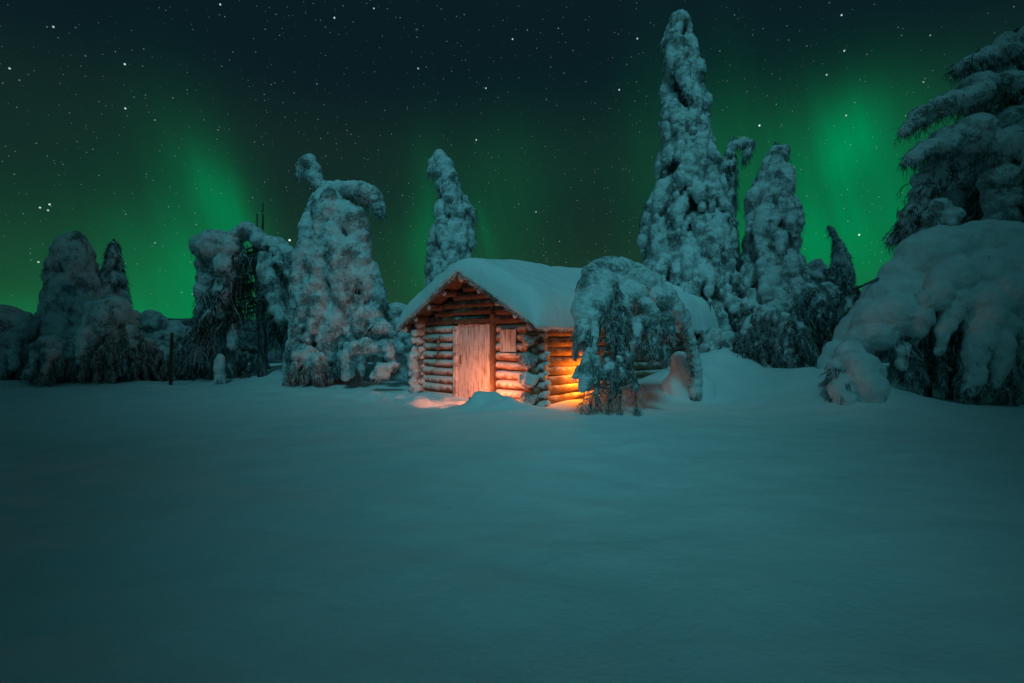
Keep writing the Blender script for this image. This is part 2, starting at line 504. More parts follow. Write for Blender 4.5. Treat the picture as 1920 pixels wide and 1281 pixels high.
class Plant:
    def __init__(s, seed):
        s.r = np.random.RandomState(seed)
        s.ell = []            # snow: (centre, radii)
        s.core = []           # dark inner foliage
        s.tw = {'foliage': [], 'rime': []}
        s.trunk = []

    def ball(s, c, r, an=.18, core=False):
        rr = r * (1 + an * (s.r.rand(3) - .5) * 2) if np.isscalar(r) else np.array(r)
        (s.core if core else s.ell).append((np.array(c, float), rr))

    def chain(s, pts, radii, jit=.22, step=.55, flat=1.0, core=False):
        """snow roll along a world polyline"""
        pts = [np.array(p, float) for p in pts]
        for i in range(len(pts) - 1):
            L = np.linalg.norm(pts[i + 1] - pts[i]); r0, r1 = radii[i], radii[i + 1]
            n = max(1, int(L / (step * max(.03, (r0 + r1) / 2))))
            for k in range(n + (i == len(pts) - 2)):
                t = k / n; r = r0 + (r1 - r0) * t
                c = pts[i] + (pts[i + 1] - pts[i]) * t + (s.r.rand(3) - .5) * 2 * jit * r
                rr = r * (1 + .18 * (s.r.rand(3) - .5) * 2); rr[2] *= flat
                (s.core if core else s.ell).append((c, rr))

    def cpx(s, Y, pts, dy=0, **kw):
        """snow roll through photo positions (px, py, radius px[, extra depth]) standing Y metres off"""
        w = [P(p[0], p[1], Y + dy + (p[3] if len(p) > 3 else 0)) for p in pts]
        s.chain(w, [p[2] / F * Y for p in pts], **kw)

    def rods(s, starts, dirs, lens, r0, grav=.6, kind='rime', k=4, wob=.10, r1=.35):
        n = len(starts)
        if n == 0: return
        starts, dirs = np.asarray(starts, float), np.asarray(dirs, float)
        dirs = dirs / (np.linalg.norm(dirs, axis=1, keepdims=True) + 1e-9)
        lens = np.broadcast_to(np.asarray(lens, float), (n,)); r0 = np.broadcast_to(np.asarray(r0, float), (n,))
        t = np.linspace(0, 1, k)[None, :, None]
        p = starts[:, None] + dirs[:, None] * t * lens[:, None, None]
        p = p + np.array([0, 0, -1.]) * (t ** 2) * (lens * grav)[:, None, None]
        p = p + s.r.randn(n, k, 3) * wob * lens[:, None, None] * t
        rad = r0[:, None] * (1 - (1 - r1) * np.linspace(0, 1, k)[None])
        s.tw[kind].append((p, rad))

    def fuzz(s, n_per=14, L=(.06, .2), r=.010, dark=.4, under=.35, sel=1.0):
        """drooping sprays under the snow loads"""
        C = np.array([e[0] for e in s.ell]); RR = np.array([e[1] for e in s.ell])
        keep = s.r.rand(len(C)) < sel
        C, RR = C[keep], RR[keep]
        C, RR = np.repeat(C, n_per, 0), np.repeat(RR, n_per, 0)
        q = s.r.randn(len(C), 3); q[:, 2] -= under * 2; q /= np.linalg.norm(q, axis=1, keepdims=True)
        st = C + q * RR * .93
        dr = q * .7 + np.array([0, 0, -.8]) + s.r.randn(len(C), 3) * .25
        ln = L[0] + (L[1] - L[0]) * s.r.rand(len(C)) ** 1.5
        m = s.r.rand(len(C)) < dark
        s.rods(st[m], dr[m], ln[m] * 1.15, r * 1.1, .5, 'foliage')
        s.rods(st[~m], dr[~m], ln[~m], r, .5, 'rime')

    def strands(s, path, n, L, t0=.2, t1=1.0, spread=.3, r=.008, dark=.35, side=2, grav=1.0, out=None):
        """hanging twigs along a world polyline, each with side twigs"""
        path = np.array(path, float); cum = np.concatenate([[0], np.cumsum(np.linalg.norm(np.diff(path, axis=0), axis=1))]); cum /= cum[-1]
        t = t0 + (t1 - t0) * s.r.rand(n)
        st = np.stack([np.interp(t, cum, path[:, i]) for i in range(3)], 1) + s.r.randn(n, 3) * spread * np.array([.5, .5, .25])
        dr = s.r.randn(n, 3) * np.array([.5, .5, .3]); dr[:, 2] -= .35
        if out is not None: dr += np.array(out)
        ln = L * (.35 + .65 * s.r.rand(n))
        m = s.r.rand(n) < dark
        for kd, mm in (('foliage', m), ('rime', ~m)):
            if not mm.any(): continue
            s.rods(st[mm], dr[mm], ln[mm], r * (1 + .6 * s.r.rand(mm.sum())), grav, kd, k=6, wob=.05)
            p, _ = s.tw[kd][-1]
            for _i in range(side):
                j = s.r.randint(1, 5, len(p)); b0 = p[np.arange(len(p)), j]
                dd = s.r.randn(len(p), 3) * .7; dd[:, 2] -= .5
                s.rods(b0, dd, ln[mm] * (.15 + .3 * s.r.rand(len(p))), r * .7, .7, kd, k=4)

    def laden(s, path, n, L, r, spread=.15, t0=.1, t1=1.0):
        """short hanging twigs thickly coated with snow"""
        path = np.array(path, float); cum = np.concatenate([[0], np.cumsum(np.linalg.norm(np.diff(path, axis=0), axis=1))]); cum /= cum[-1]
        for _ in range(n):
            t = t0 + (t1 - t0) * s.r.rand()
            q = np.array([np.interp(t, cum, path[:, i]) for i in range(3)]) + s.r.randn(3) * spread * np.array((.6, .6, .25))
            dd = s.r.randn(3) * np.array((.45, .45, .2)); dd[2] -= .35; ln = L * (.4 + .6 * s.r.rand()); rr = r * (.6 + .8 * s.r.rand())
            pts = [q + dd * ln * k + np.array((0, 0, -1)) * ln * k * k for k in (0, .35, .7, 1)]
            s.chain(pts, [rr * .8, rr, rr * .85, rr * .35], jit=.3, step=.75)

    def conifer(s, Y, prof, zbase, lobe=1.0, gap=.12, droop=1.0, core=.56, jag=.20, width=1.0, depth=1.0, hang=1.0, spc=.46):
        """snow-loaded spruce whose half widths follow a profile of (py, left px, right px)"""
        z = np.array([EYE + (640 - p[0]) / F * Y for p in prof])[::-1]
        cx = np.array([((p[1] + p[2]) / 2 - 960) / F * Y for p in prof])[::-1]
        rr = np.array([(p[2] - p[1]) / 2 / F * Y for p in prof])[::-1]
        cxf, rf = (lambda q: np.interp(q, z, cx)), (lambda q: np.interp(q, z, rr))
        zt = z[-1]; q = zt - .05
        top = max(rf(zt - .1), .1)
        s.ball((cxf(zt), Y, zt - top * .7), top * .85)
        ph = s.r.rand() * 6.28
        while q > zbase:
            r = rf(q); w = np.clip(.21 * r + .085, .11, .32) * lobe
            dl = np.clip(1.05 * r, .32, 1.3) * droop
            n = max(4, int(round(2 * math.pi * r / (2.0 * w))))
            ph += 2.4
            for i in range(n):
                if s.r.rand() < gap + .12: continue
                a = ph + (i + s.r.rand() * .7) / n * 2 * math.pi
                rt = r * (1 - jag + 2 * jag * s.r.rand()) - w * .55
                rt = max(rt, .03)
                zz = q + (s.r.rand() - .5) * dl * .5
                ux, uy = math.cos(a), math.sin(a) * depth
                ww = w * (.75 + .5 * s.r.rand()) * width
                for k in range(7):
                    t = k / 6
                    rad = r * .22 + (rt - r * .22) * math.sin(t * math.pi / 2)
                    hz = zz + dl * (.75 - .95 * t ** 1.7)
                    rad = min(rad, max(.02, rf(min(hz, zt)) * (1 + jag * .4) - ww * .6))
                    wd = ww * (.5, .8, 1.0, 1.0, .85, .6, .3)[k]
                    c = (cxf(hz) + ux * rad + (s.r.rand() - .5) * .3 * ww, Y + uy * rad, min(hz, zt - .1))
                    s.ball(c, (wd * (.85 + .3 * s.r.rand()), wd * (.85 + .3 * s.r.rand()), wd * (1.0 + .5 * s.r.rand()) * hang))
            cr = r * core
            s.core.append((np.array((cxf(q), Y, q)), np.array((cr, cr * depth, max(cr * .9, dl * .5)))))
            q -= dl * spc

    def finish(s, name, loc, label, cat, group=None, voxel=.06, disp=((.30, 2, .10), (.08, 2, .055)), smooth=2, snow='tree_snow', trunk_r=.12, trunk_top=None):
        loc = np.array(loc, float)
        rt = root(name, loc, label, cat, group)
        if s.trunk:
            vs, fs, o = [], [], 0
            for pts, rad in s.trunk:
                v, f = prisms(np.array(pts, float)[None], np.array(rad, float)[None], 9)
                vs.append(v); fs.append(f + o); o += len(v)
            link('trunk', pymesh('trunk', np.concatenate(vs), np.concatenate(fs), loc), M['bark'], rt)
        vs, fs, mi, o = [], [], [], 0
        if s.core:
            v = np.concatenate([c + ICO_V * r * (1 + .25 * s.r.randn(len(ICO_V), 1) * .5) for c, r in s.core])
            f = np.concatenate([ICO_F + i * len(ICO_V) for i in range(len(s.core))])
            core_v, core_f = v, f
        else: core_v = None
        for i, kd in enumerate(('foliage', 'rime')):
            for p, rad in s.tw[kd]:
                v, f = prisms(p, rad); vs.append(v); fs.append(f + o); mi.append(np.full(len(f), i)); o += len(v)
        faces = [tuple(q) for q in np.concatenate(fs).tolist()] if fs else []
        mis = list(np.concatenate(mi)) if mi else []
        if core_v is not None:
            faces += [tuple(q) for q in (core_f + o).tolist()]; mis += [0] * len(core_f); vs.append(core_v)
        cr = None
        if vs:
            cr = link('crown', pymesh('crown', np.concatenate(vs), faces, loc, mis), [M['foliage'], M['rime']], rt, smooth=False)
        if s.ell:
            C = np.array([e[0] for e in s.ell]); RR = np.array([e[1] for e in s.ell])
            v = (C[:, None] + ICO_V[None] * RR[:, None]).reshape(-1, 3) - loc
            f = (ICO_F[None] + (np.arange(len(C)) * len(ICO_V))[:, None, None]).reshape(-1, 3)
            link('snow_load', remesh('snow_load', v, f, voxel, smooth, disp), M[snow], rt)
        return rt


def ground_at(px, Y):
    x = (px - 960) / F * Y
    return np.array((x, Y, float(G(x, Y))))


def spruce(label, Y, prof, seed, cx=None, fz=10, name='spruce_tree', group=None, pre=None, vox=None, trunk=True, fuzzL=(.06, .22), dark=.4, **kw):
    p = Plant(seed)
    b = ground_at(cx if cx else (prof[-1][1] + prof[-1][2]) / 2, Y)
    p.conifer(Y, prof, b[2] + .15, **kw)
    if pre: pre(p, Y)
    p.fuzz(fz, fuzzL, .0085 * Y / 18, dark)
    if trunk:
        top = P((prof[1][1] + prof[1][2]) / 2, prof[1][0], Y)
        p.trunk.append(([b - (0, 0, .4), b + (top - b) * .5, top - (0, 0, .2)], [.16, .10, .03]))
    return p.finish(name, b, label, 'tree', group, voxel=vox or .0023 * Y)


def shrub(label, px, base, w, h, Y, seed, arcs=14, nst=26, snow=1.0, dark=.4, name='shrub', cat='bush', group=None, depth=1.0, L=.55, lean=0.0, twig=.007, fz=9, lad=.5):
    """weeping frosted bush: arching stems, hanging twigs, rolls of snow on the arches. sizes in photo pixels"""
    p = Plant(seed); k = Y / F
    b = ground_at(px, Y); zb = EYE + (640 - base) * k
    b[2] = min(b[2], zb + .05)
    W_, H = w / 2 * k, h * k
    for i in range(arcs):
        a = (i + p.r.rand()) / arcs * 2 * math.pi
        R_ = W_ * (.45 + .55 * p.r.rand()); hh = H * (.72 + .24 * p.r.rand()) * (1 - .30 * (R_ / W_) ** 2)
        ux, uy = math.cos(a), math.sin(a) * depth
        pts = []
        for t in np.linspace(0, 1, 7):
            rad = R_ * (.12 + .88 * t ** 1.3)
            zz = zb - .1 + hh * (1 - (abs(t - .55) / .55) ** 2.2) if t < .55 else zb + hh * (1 - ((t - .55) / .45) ** 2 * (.45 + .35 * p.r.rand()))
            pts.append((b[0] + ux * rad + lean * W_ * t, Y + uy * rad, zz))
        p.trunk.append((pts, list(np.linspace(.028, .010, 7))))
        p.strands(pts, int(nst * 1.2), H * L * .36, .3, 1.0, .15 * W_ + .04, twig * 1.5, dark * .55, side=3, grav=.6)
        p.laden(pts[2:], max(2, int(nst * lad)), H * L * .42, .018 * Y / 10, .14 * W_ + .05)
        if p.r.rand() < snow:
            rr = (.05 + .11 * p.r.rand()) * H * min(1.5, .6 + snow * .6)
            q = [np.array(c) + (0, 0, rr * .4) for c in pts[2:6]]
            p.chain(q, [rr * .6, rr, rr * .95, rr * .5], flat=.85)
        if p.r.rand() < snow * .65:
            rr = (.05 + .06 * p.r.rand()) * H
            p.chain([np.array(pts[5]) + (0, 0, rr * .5), np.array(pts[6]) + (0, 0, -.1 * H * p.r.rand())], [rr, rr * .55], jit=.35, flat=.9)
    if fz: p.fuzz(fz, (.05, .16), twig, dark)
    return p.finish(name, b, label, cat, group, voxel=.0026 * Y, disp=((.25, 2, .12), (.08, 2, .04)))

# ------------------------------------------------------------------ the log cabin
def W2(s_, o, z):            # along the front wall, out of it, up
    q = A0 + U * s_ + NF * o; return np.array((q[0], q[1], z))


def W3(t, o, z):             # along the side wall from the front corner, out of it, up
    q = A1 + SD * t + NSD * o; return np.array((q[0], q[1], z))


class MB:
    def __init__(s): s.v, s.f, s.n = [], [], 0
    def add(s, v, f):
        s.v.append(np.asarray(v, float)); s.f += [tuple(int(i) + s.n for i in q) for q in f]; s.n += len(v)
    def box(s, o, a, b_, c):
        """box from corner o along the edge vectors a, b, c"""
        o, a, b_, c = (np.array(q, float) for q in (o, a, b_, c))
        v = [o, o + a, o + a + b_, o + b_, o + c, o + a + c, o + a + b_ + c, o + b_ + c]
        s.add(v, [(3, 2, 1, 0), (4, 5, 6, 7), (0, 1, 5, 4), (1, 2, 6, 5), (2, 3, 7, 6), (3, 0, 4, 7)])
    def log(s, p0, p1, r, rnd, sides=14, n=14, end=.8, taper=0.0):
        p0, p1 = np.array(p0, float), np.array(p1, float); ax = p1 - p0; L = np.linalg.norm(ax); ax /= L
        up = np.array((0, 0, 1.)) if abs(ax[2]) < .9 else np.array((1., 0, 0))
        e1 = np.cross(ax, up); e1 /= np.linalg.norm(e1); e2 = np.cross(e1, ax)
        ts = [0, 0, .02 / L] + list(np.linspace(.06 / L, 1 - .06 / L, n)) + [1 - .02 / L, 1, 1]
        rs = [0, r * end, r * .96] + [r] * n + [r * .96, r * end, 0]
        ph = rnd.rand(3) * 6; v = []
        for i, (t, q) in enumerate(zip(ts, rs)):
            rr = q * (1 + .05 * math.sin(ph[0] + t * L * 1.7) + .025 * rnd.randn()) * (1 - taper * t)
            c = p0 + ax * t * L + e2 * .012 * math.sin(ph[1] + t * L * 1.3) + e1 * .012 * math.sin(ph[2] + t * L)
            for k in range(sides):
                a = k / sides * 2 * math.pi
                w = rr * (1 + .035 * rnd.randn())
                v.append(c + (e1 * math.cos(a) + e2 * math.sin(a)) * w)
        m = len(ts); f = []
        for i in range(m - 1):
            for k in range(sides):
                f.append((i * sides + k, i * sides + (k + 1) % sides, (i + 1) * sides + (k + 1) % sides, (i + 1) * sides + k))
        s.add(v, f)
    def build(s, name, m, parent, smooth=True):
        loc = np.array(parent.location) if parent else np.zeros(3)
        gp = parent.parent if parent else None
        while gp is not None: loc = loc + np.array(gp.location); gp = gp.parent
        return link(name, pymesh(name, np.concatenate(s.v), s.f, loc), m, parent, smooth)


RA, RE, RHALF = 3.56, 2.03, 2.76       # ridge height, eave height, half span with overhang
OVF, OVB = .58, .40
MIDP = (A0 + A1) / 2


def roof_pt(a, b_, z=0.0):
    """a across (from the ridge, + towards the visible side wall), b along from the front wall"""
    q = MIDP + U * a + SD * b_
    return np.array((q[0], q[1], RA - (RA - RE) * abs(a) / RHALF + z))


def build_cabin():
    rnd = np.random.RandomState(3)
    c0 = W2(0, 0, 0)
    cab = root('log_cabin', (MIDP[0] + SD[0] * LEN / 2, MIDP[1] + SD[1] * LEN / 2, 0),
               'low log cabin under a thick blanket of snow, its walls lit warm orange', 'log cabin')
    LR = .127
    zs = [-.05 + .25 * i for i in range(9)]
    dz = (1.60, 3.10)
    fw, fw2, sw, bw, rw = MB(), MB(), MB(), MB(), MB()
    for i, z in enumerate(zs):
        e = lambda: .30 + .10 * (rnd.rand() - .5)
        if z < 2.0:
            fw.log(W2(-e(), 0, z), W2(dz[0] - .04, 0, z), LR * (.9 + .16 * rnd.rand()), rnd, n=8)
            fw2.log(W2(dz[1] + .10, 0, z), W2(UW + e(), 0, z), LR * (.9 + .16 * rnd.rand()), rnd, n=8)
        else:
            fw.log(W2(-.28, 0, z), W2(1.9, 0, z), LR, rnd); fw2.log(W2(1.91, 0, z), W2(UW + .28, 0, z), LR, rnd)
        zz = z + .125
        if zz < 2.15:
            sw.log(W3(-e() - .05, 0, zz), W3(LEN + .3, 0, zz), LR * 1.02, rnd, n=24)
            a, b_ = A0 - SD * e(), A0 + SD * (LEN + .3)
            rw.log((a[0], a[1], zz), (b_[0], b_[1], zz), LR * 1.02, rnd, n=24)
            q = A0 + SD * LEN; q2 = A1 + SD * LEN
            bw.log((q[0], q[1], z), (q2[0], q2[1], z), LR, rnd)
    fw.build('front_wall', M['log_frost'], cab); fw2.build('front_wall', M['log_frost'], cab); sw.build('side_wall', M['log_side'], cab)
    rw.build('side_wall', M['log_frost'], cab); bw.build('rear_wall', M['log_side'], cab)
    # gable of shrinking logs
    ga, gb = MB(), MB()
    z = 2.20
    while z < RA - .30:
        hw = (RA - .14 - z) / (RA - RE) * RHALF - .10
        hw = min(hw, UW / 2 + .05)
        for m_, b_ in ((ga, .0), (gb, LEN)):
            p, q = roof_pt(-hw, b_), roof_pt(hw, b_); p[2] = q[2] = z
            m_.log(p, q, LR, rnd, n=12)
        z += .232
    ga.build('gable', M['log_bare'], cab); gb.build('gable', M['log_bare'], cab)
    # ridge log, purlins and wall plates poking out under the roof
    for a in (0, -.72, .72, -1.40, 1.40, -2.02, 2.02, -2.52, 2.52):
        r = .115 if abs(a) > 2.4 else (.12 if a == 0 else .10)
        m_ = MB(); m_.log(roof_pt(a, -OVF + .06 + .05 * rnd.rand(), -r - .06), roof_pt(a, LEN + OVB - .08, -r - .06), r, rnd, n=20)
        pu = m_.build('purlin', M['log_bare'], cab)
        # rime grown on the sawn end
        cp = MB(); e_ = roof_pt(a, -OVF + .055, -r - .06)
        v = ICO_V * np.array((r * .92, r * .92, r * .92)) * (1 + .10 * rnd.randn(len(ICO_V), 1))
        dpt = SD * .05
        v = np.stack([v[:, 0] * U[0] + v[:, 1] * .35 * SD[0], v[:, 0] * U[1] + v[:, 1] * .35 * SD[1], v[:, 2]], 1)
        cp.add(v + e_ + np.array((dpt[0], dpt[1], 0)) * .2, ICO_F)
        cp.build('rime_cap', M['tree_snow'], pu)
    # roof deck: boards on each slope
    for sgn in (-1, 1):
        m_ = MB()
        nb = 46
        for i in range(nb):
            b0 = -OVF + (LEN + OVF + OVB) * i / nb; b1 = -OVF + (LEN + OVF + OVB) * (i + 1) / nb - .012
            j = .03 * rnd.rand()
            p = [roof_pt(sgn * .01, b0, -.05), roof_pt(sgn * (RHALF - j), b0, -.05), roof_pt(sgn * (RHALF - j), b1, -.05), roof_pt(sgn * .01, b1, -.05)]
            v = p + [q + np.array((0, 0, .045)) for q in p]
            f = [(3, 2, 1, 0), (4, 5, 6, 7), (0, 1, 5, 4), (1, 2, 6, 5), (2, 3, 7, 6), (3, 0, 4, 7)]
            m_.add(v, f if sgn > 0 else [q[::-1] for q in f])
        m_.build('roof', M['log_bare'], cab, smooth=False)
        # barge board on the front edge
        m_ = MB(); p, q = roof_pt(sgn * .0, -OVF - .035, -.13), roof_pt(sgn * (RHALF + .03), -OVF - .035, -.13)
        m_.box(p, q - p, (SD[0] * .032, SD[1] * .032, 0), (0, 0, .125)); m_.build('barge_board', M['frame'], cab, smooth=False)
    # ---- the blanket of snow on the roof
    na, nb = 120, 190
    a_ = np.linspace(-RHALF - .10, RHALF + .10, na); b_ = np.linspace(-OVF - .07, LEN + OVB + .10, nb)
    Ag, Bg = np.meshgrid(a_, b_)
    base = RA - (RA - RE) * np.abs(Ag) / RHALF
    soft = RA - (RA - RE) * np.sqrt(Ag ** 2 + .55 ** 2) / RHALF + .07
    def edge(d_, D): q = 1 - np.clip(d_ / D, 0, 1); return np.sqrt(np.clip(1 - q * q, 0, 1))
    dE = np.minimum(RHALF + .10 - np.abs(Ag), 9); dFr = Bg + OVF + .07; dBk = LEN + OVB + .10 - Bg
    th = .64 * edge(dFr, .50) * edge(dE, .60) * edge(dBk, .55) * (1 + .035 * np.clip(Bg, 0, 9))
    th = th * (1 + .16 * vnoise(Ag / 1.3, Bg / 1.6) + .08 * vnoise(Ag / .4 + 8, Bg / .5)) + .035
    k = ss(th, .05, .4)
    top = base * (1 - k) + soft * k + th + .035 * fbm(Ag / .9, Bg / 1.2, 3) * k + .012 * fbm(Ag / .16, Bg / .16, 2)
    jx = .035 * fbm(Ag / .25 + 3, Bg / .25, 3)
    def place(hz, sh=0.0):
        x = MIDP[0] + U[0] * (Ag + jx) + SD[0] * (Bg + jx); y = MIDP[1] + U[1] * (Ag + jx) + SD[1] * (Bg + jx)
        return np.stack([x, y, hz], -1).reshape(-1, 3)
    v = np.concatenate([place(top), place(base - .012 - .05 * (np.abs(Ag) > RHALF + .02) * 1.0)])
    i = np.arange(na * nb).reshape(nb, na); q = na * nb
    f = [tuple(r_) for r_ in np.stack([i[:-1, :-1], i[:-1, 1:], i[1:, 1:], i[1:, :-1]], -1).reshape(-1, 4)]
    f += [tuple(r_) for r_ in (np.stack([i[:-1, :-1], i[1:, :-1], i[1:, 1:], i[:-1, 1:]], -1).reshape(-1, 4) + q)]
    ring = list(i[0, :]) + list(i[1:, -1]) + list(i[-1, -2::-1]) + list(i[-2:0:-1, 0])
    for x0, x1 in zip(ring, ring[1:] + ring[:1]): f.append((x0 + q, x1 + q, x1, x0))
    m_ = MB(); m_.add(v, f); m_.build('roof_snow', M['roof_snow'], cab)
    # rime needles along the verges and eaves
    st, dr = [], []
    for _ in range(2600):
        u = rnd.rand(); sg = 1 if rnd.rand() < .5 else -1
        p = roof_pt(sg * u * (RHALF + .05), -OVF - .05 + .04 * rnd.rand(), -.10 + .16 * rnd.rand())
        st.append(p); dr.append(np.array((-SD[0], -SD[1], .1)) * .6 + rnd.randn(3) * .6)
    for _ in range(2600):
        p = roof_pt(RHALF + .06, -OVF + (LEN + OVF + OVB) * rnd.rand(), -.10 + .13 * rnd.rand())
        st.append(p); dr.append(np.array((U[0], U[1], -.5)) + rnd.randn(3) * .6)
    pl = Plant(2); ln = .03 + .07 * rnd.rand(len(st)) ** 2
    pl.rods(st, dr, ln, .009, .25, 'rime', k=3)
    v, f = prisms(*pl.tw['rime'][0]); m_ = MB(); m_.add(v, f); m_.build('rime_fringe', M['tree_snow'], cab, smooth=False)
    # snow packed on the log ends of both front corners
    sides = ([], [])
    for i_, z in enumerate(zs[:8]):
        for base_, sgn, w in ((W2(0, 0, 0), -1, 1), (W2(UW, 0, 0), 1, .8)):
            e = base_ + np.array((*(-SD * (.33 + .06 * rnd.rand())), z + .15))
            ell = sides[0] if sgn < 0 else sides[1]
            if sgn > 0 and i_ % 2: continue
            sz = (.125 + .06 * rnd.rand()) * (w if sgn < 0 else 1.15) * (1.15 if z < 1.2 else .85)
            ell.append((e + np.array((0, 0, .02)), np.array((sz, sz, sz * .95))))
            ell.append((e + np.array((*(SD * .12), .09)), np.array((sz * .8, sz * .8, sz * .5))))
        if i_ < 6:
            ell = sides[0]; e = W2(-.30, .0, z); sz = .10 + .05 * rnd.rand()
            ell.append((e, np.array((sz, sz, sz)))); ell.append((e + np.array((.08, -.06, .09)), np.array((sz, sz, sz * .5))))
            ell = sides[1]; e = W2(UW + .30, 0, z + .09); ell.append((e, np.array((.10, .10, .06))))
    for ell in sides:
      C = np.array([e[0] for e in ell]); RR = np.array([e[1] for e in ell])
      v = (C[:, None] + ICO_V[None] * RR[:, None]).reshape(-1, 3) - np.array(cab.location)
      f = (ICO_F[None] + (np.arange(len(C)) * len(ICO_V))[:, None, None]).reshape(-1, 3)
      link('corner_snow', remesh('corner_snow', v, f, .020, 2, ((.14, 2, .12), (.04, 2, .03))), M['tree_snow'], cab)
    # ---- door of upright boards, its posts, lintel
    dr_ = MB(); x = dz[0] + .10; z1 = 2.10
    while x < dz[1] - .08:
        w = min(.19 + .05 * rnd.rand(), dz[1] - .04 - x); o = .05 + .035 * rnd.rand()
        a = W2(x, o, -.05); b0 = W2(x + w - .030, o, -.05); c = W2(x, o + .045, -.05)
        dr_.box(a, b0 - a, (0, 0, z1 + .05 - .03 * rnd.rand()), c - a); x += w
    dobj = dr_.build('door', M['door'], cab, smooth=False)
    for z in (.55, 1.55):
        bt = MB(); a = W2(dz[0] + .14, .045, z); b0 = W2(dz[1] - .08, .045, z); bt.box(a, b0 - a, (0, 0, .12), W2(dz[0] + .14, .062, z) - a)
        bt.build('door_brace', M['frame'], dobj, smooth=False)
    hd = MB(); hd.log(W2(dz[0] + .26, .15, .95), W2(dz[0] + .26, .15, 1.20), .018, rnd, n=3)
    hd.log(W2(dz[0] + .26, .09, .97), W2(dz[0] + .26, .155, .97), .014, rnd, n=2); hd.log(W2(dz[0] + .26, .09, 1.18), W2(dz[0] + .26, .155, 1.18), .014, rnd, n=2)
    hd.build('handle', M['frame'], dobj)
    for s0, s1, zt_, ml in ((dz[0] - .05, dz[0] + .09, 2.05, 'log_frost'), (dz[1] - .035, dz[1] + .10, 2.36, 'frame')):
        m_ = MB(); a = W2(s0, -.06, -.1); m_.box(a, W2(s1, -.06, -.1) - a, (0, 0, zt_ + .1), W2(s0, .185, -.1) - a)
        m_.build('door_post', M[ml], cab, smooth=False)
    m_ = MB(); a = W2(dz[0] - .05, -.05, 2.11); m_.box(a, W2(dz[1] - .045, -.05, 2.11) - a, (0, 0, .13), W2(dz[0] - .05, .165, 2.11) - a)
    m_.build('lintel', M['log_bare'], cab, smooth=False)
    # ---- boarded shutter right of the door
    m_ = MB(); x = 3.42
    for i_ in range(3):
        a = W2(x, .13, 1.30 + .02 * rnd.rand()); m_.box(a, W2(x + .185, .13, 1.3) * np.array((1, 1, 0)) + np.array((0, 0, a[2])) - a, (0, 0, .60 + .02 * rnd.rand()), W2(x, .165, 1.3) * np.array((1, 1, 0)) + np.array((0, 0, a[2])) - a); x += .192
    sh = m_.build('shutter', M['door'], cab, smooth=False)
    m_ = MB(); a = W2(3.38, .125, 1.235); m_.box(a, W2(4.04, .125, 1.235) - a, (0, 0, .055), W2(3.38, .20, 1.235) - a); m_.build('sill', M['log_frost'], sh, smooth=False)
    return cab


build_cabin()


def build_stick():
    rnd = np.random.RandomState(8)
    rt = root('wooden_hook', W2(.75, .15, .85), 'long thin forked stick hanging on the frosted logs left of the door', 'stick')
    m_ = MB()
    pts = [W2(.98, .17, 1.80), W2(.92, .19, 1.62), W2(.97, .20, 1.40), W2(.93, .20, 1.2), W2(.80, .19, 1.0), W2(.66, .18, .84)]
    for a, b_ in zip(pts, pts[1:]): m_.log(a, b_, .020, rnd, n=3, sides=8)
    pts = [W2(.92, .185, 1.66), W2(.76, .185, 1.72), W2(.58, .18, 1.70), W2(.50, .17, 1.62)]
    for a, b_ in zip(pts, pts[1:]): m_.log(a, b_, .016, rnd, n=3, sides=8)
    pts = [W2(.90, .19, 1.2), W2(.80, .20, 1.42), W2(.84, .19, 1.66)]
    for a, b_ in zip(pts, pts[1:]): m_.log(a, b_, .013, rnd, n=3, sides=8)
    m_.build('stick', M['frame'], rt)


build_stick()

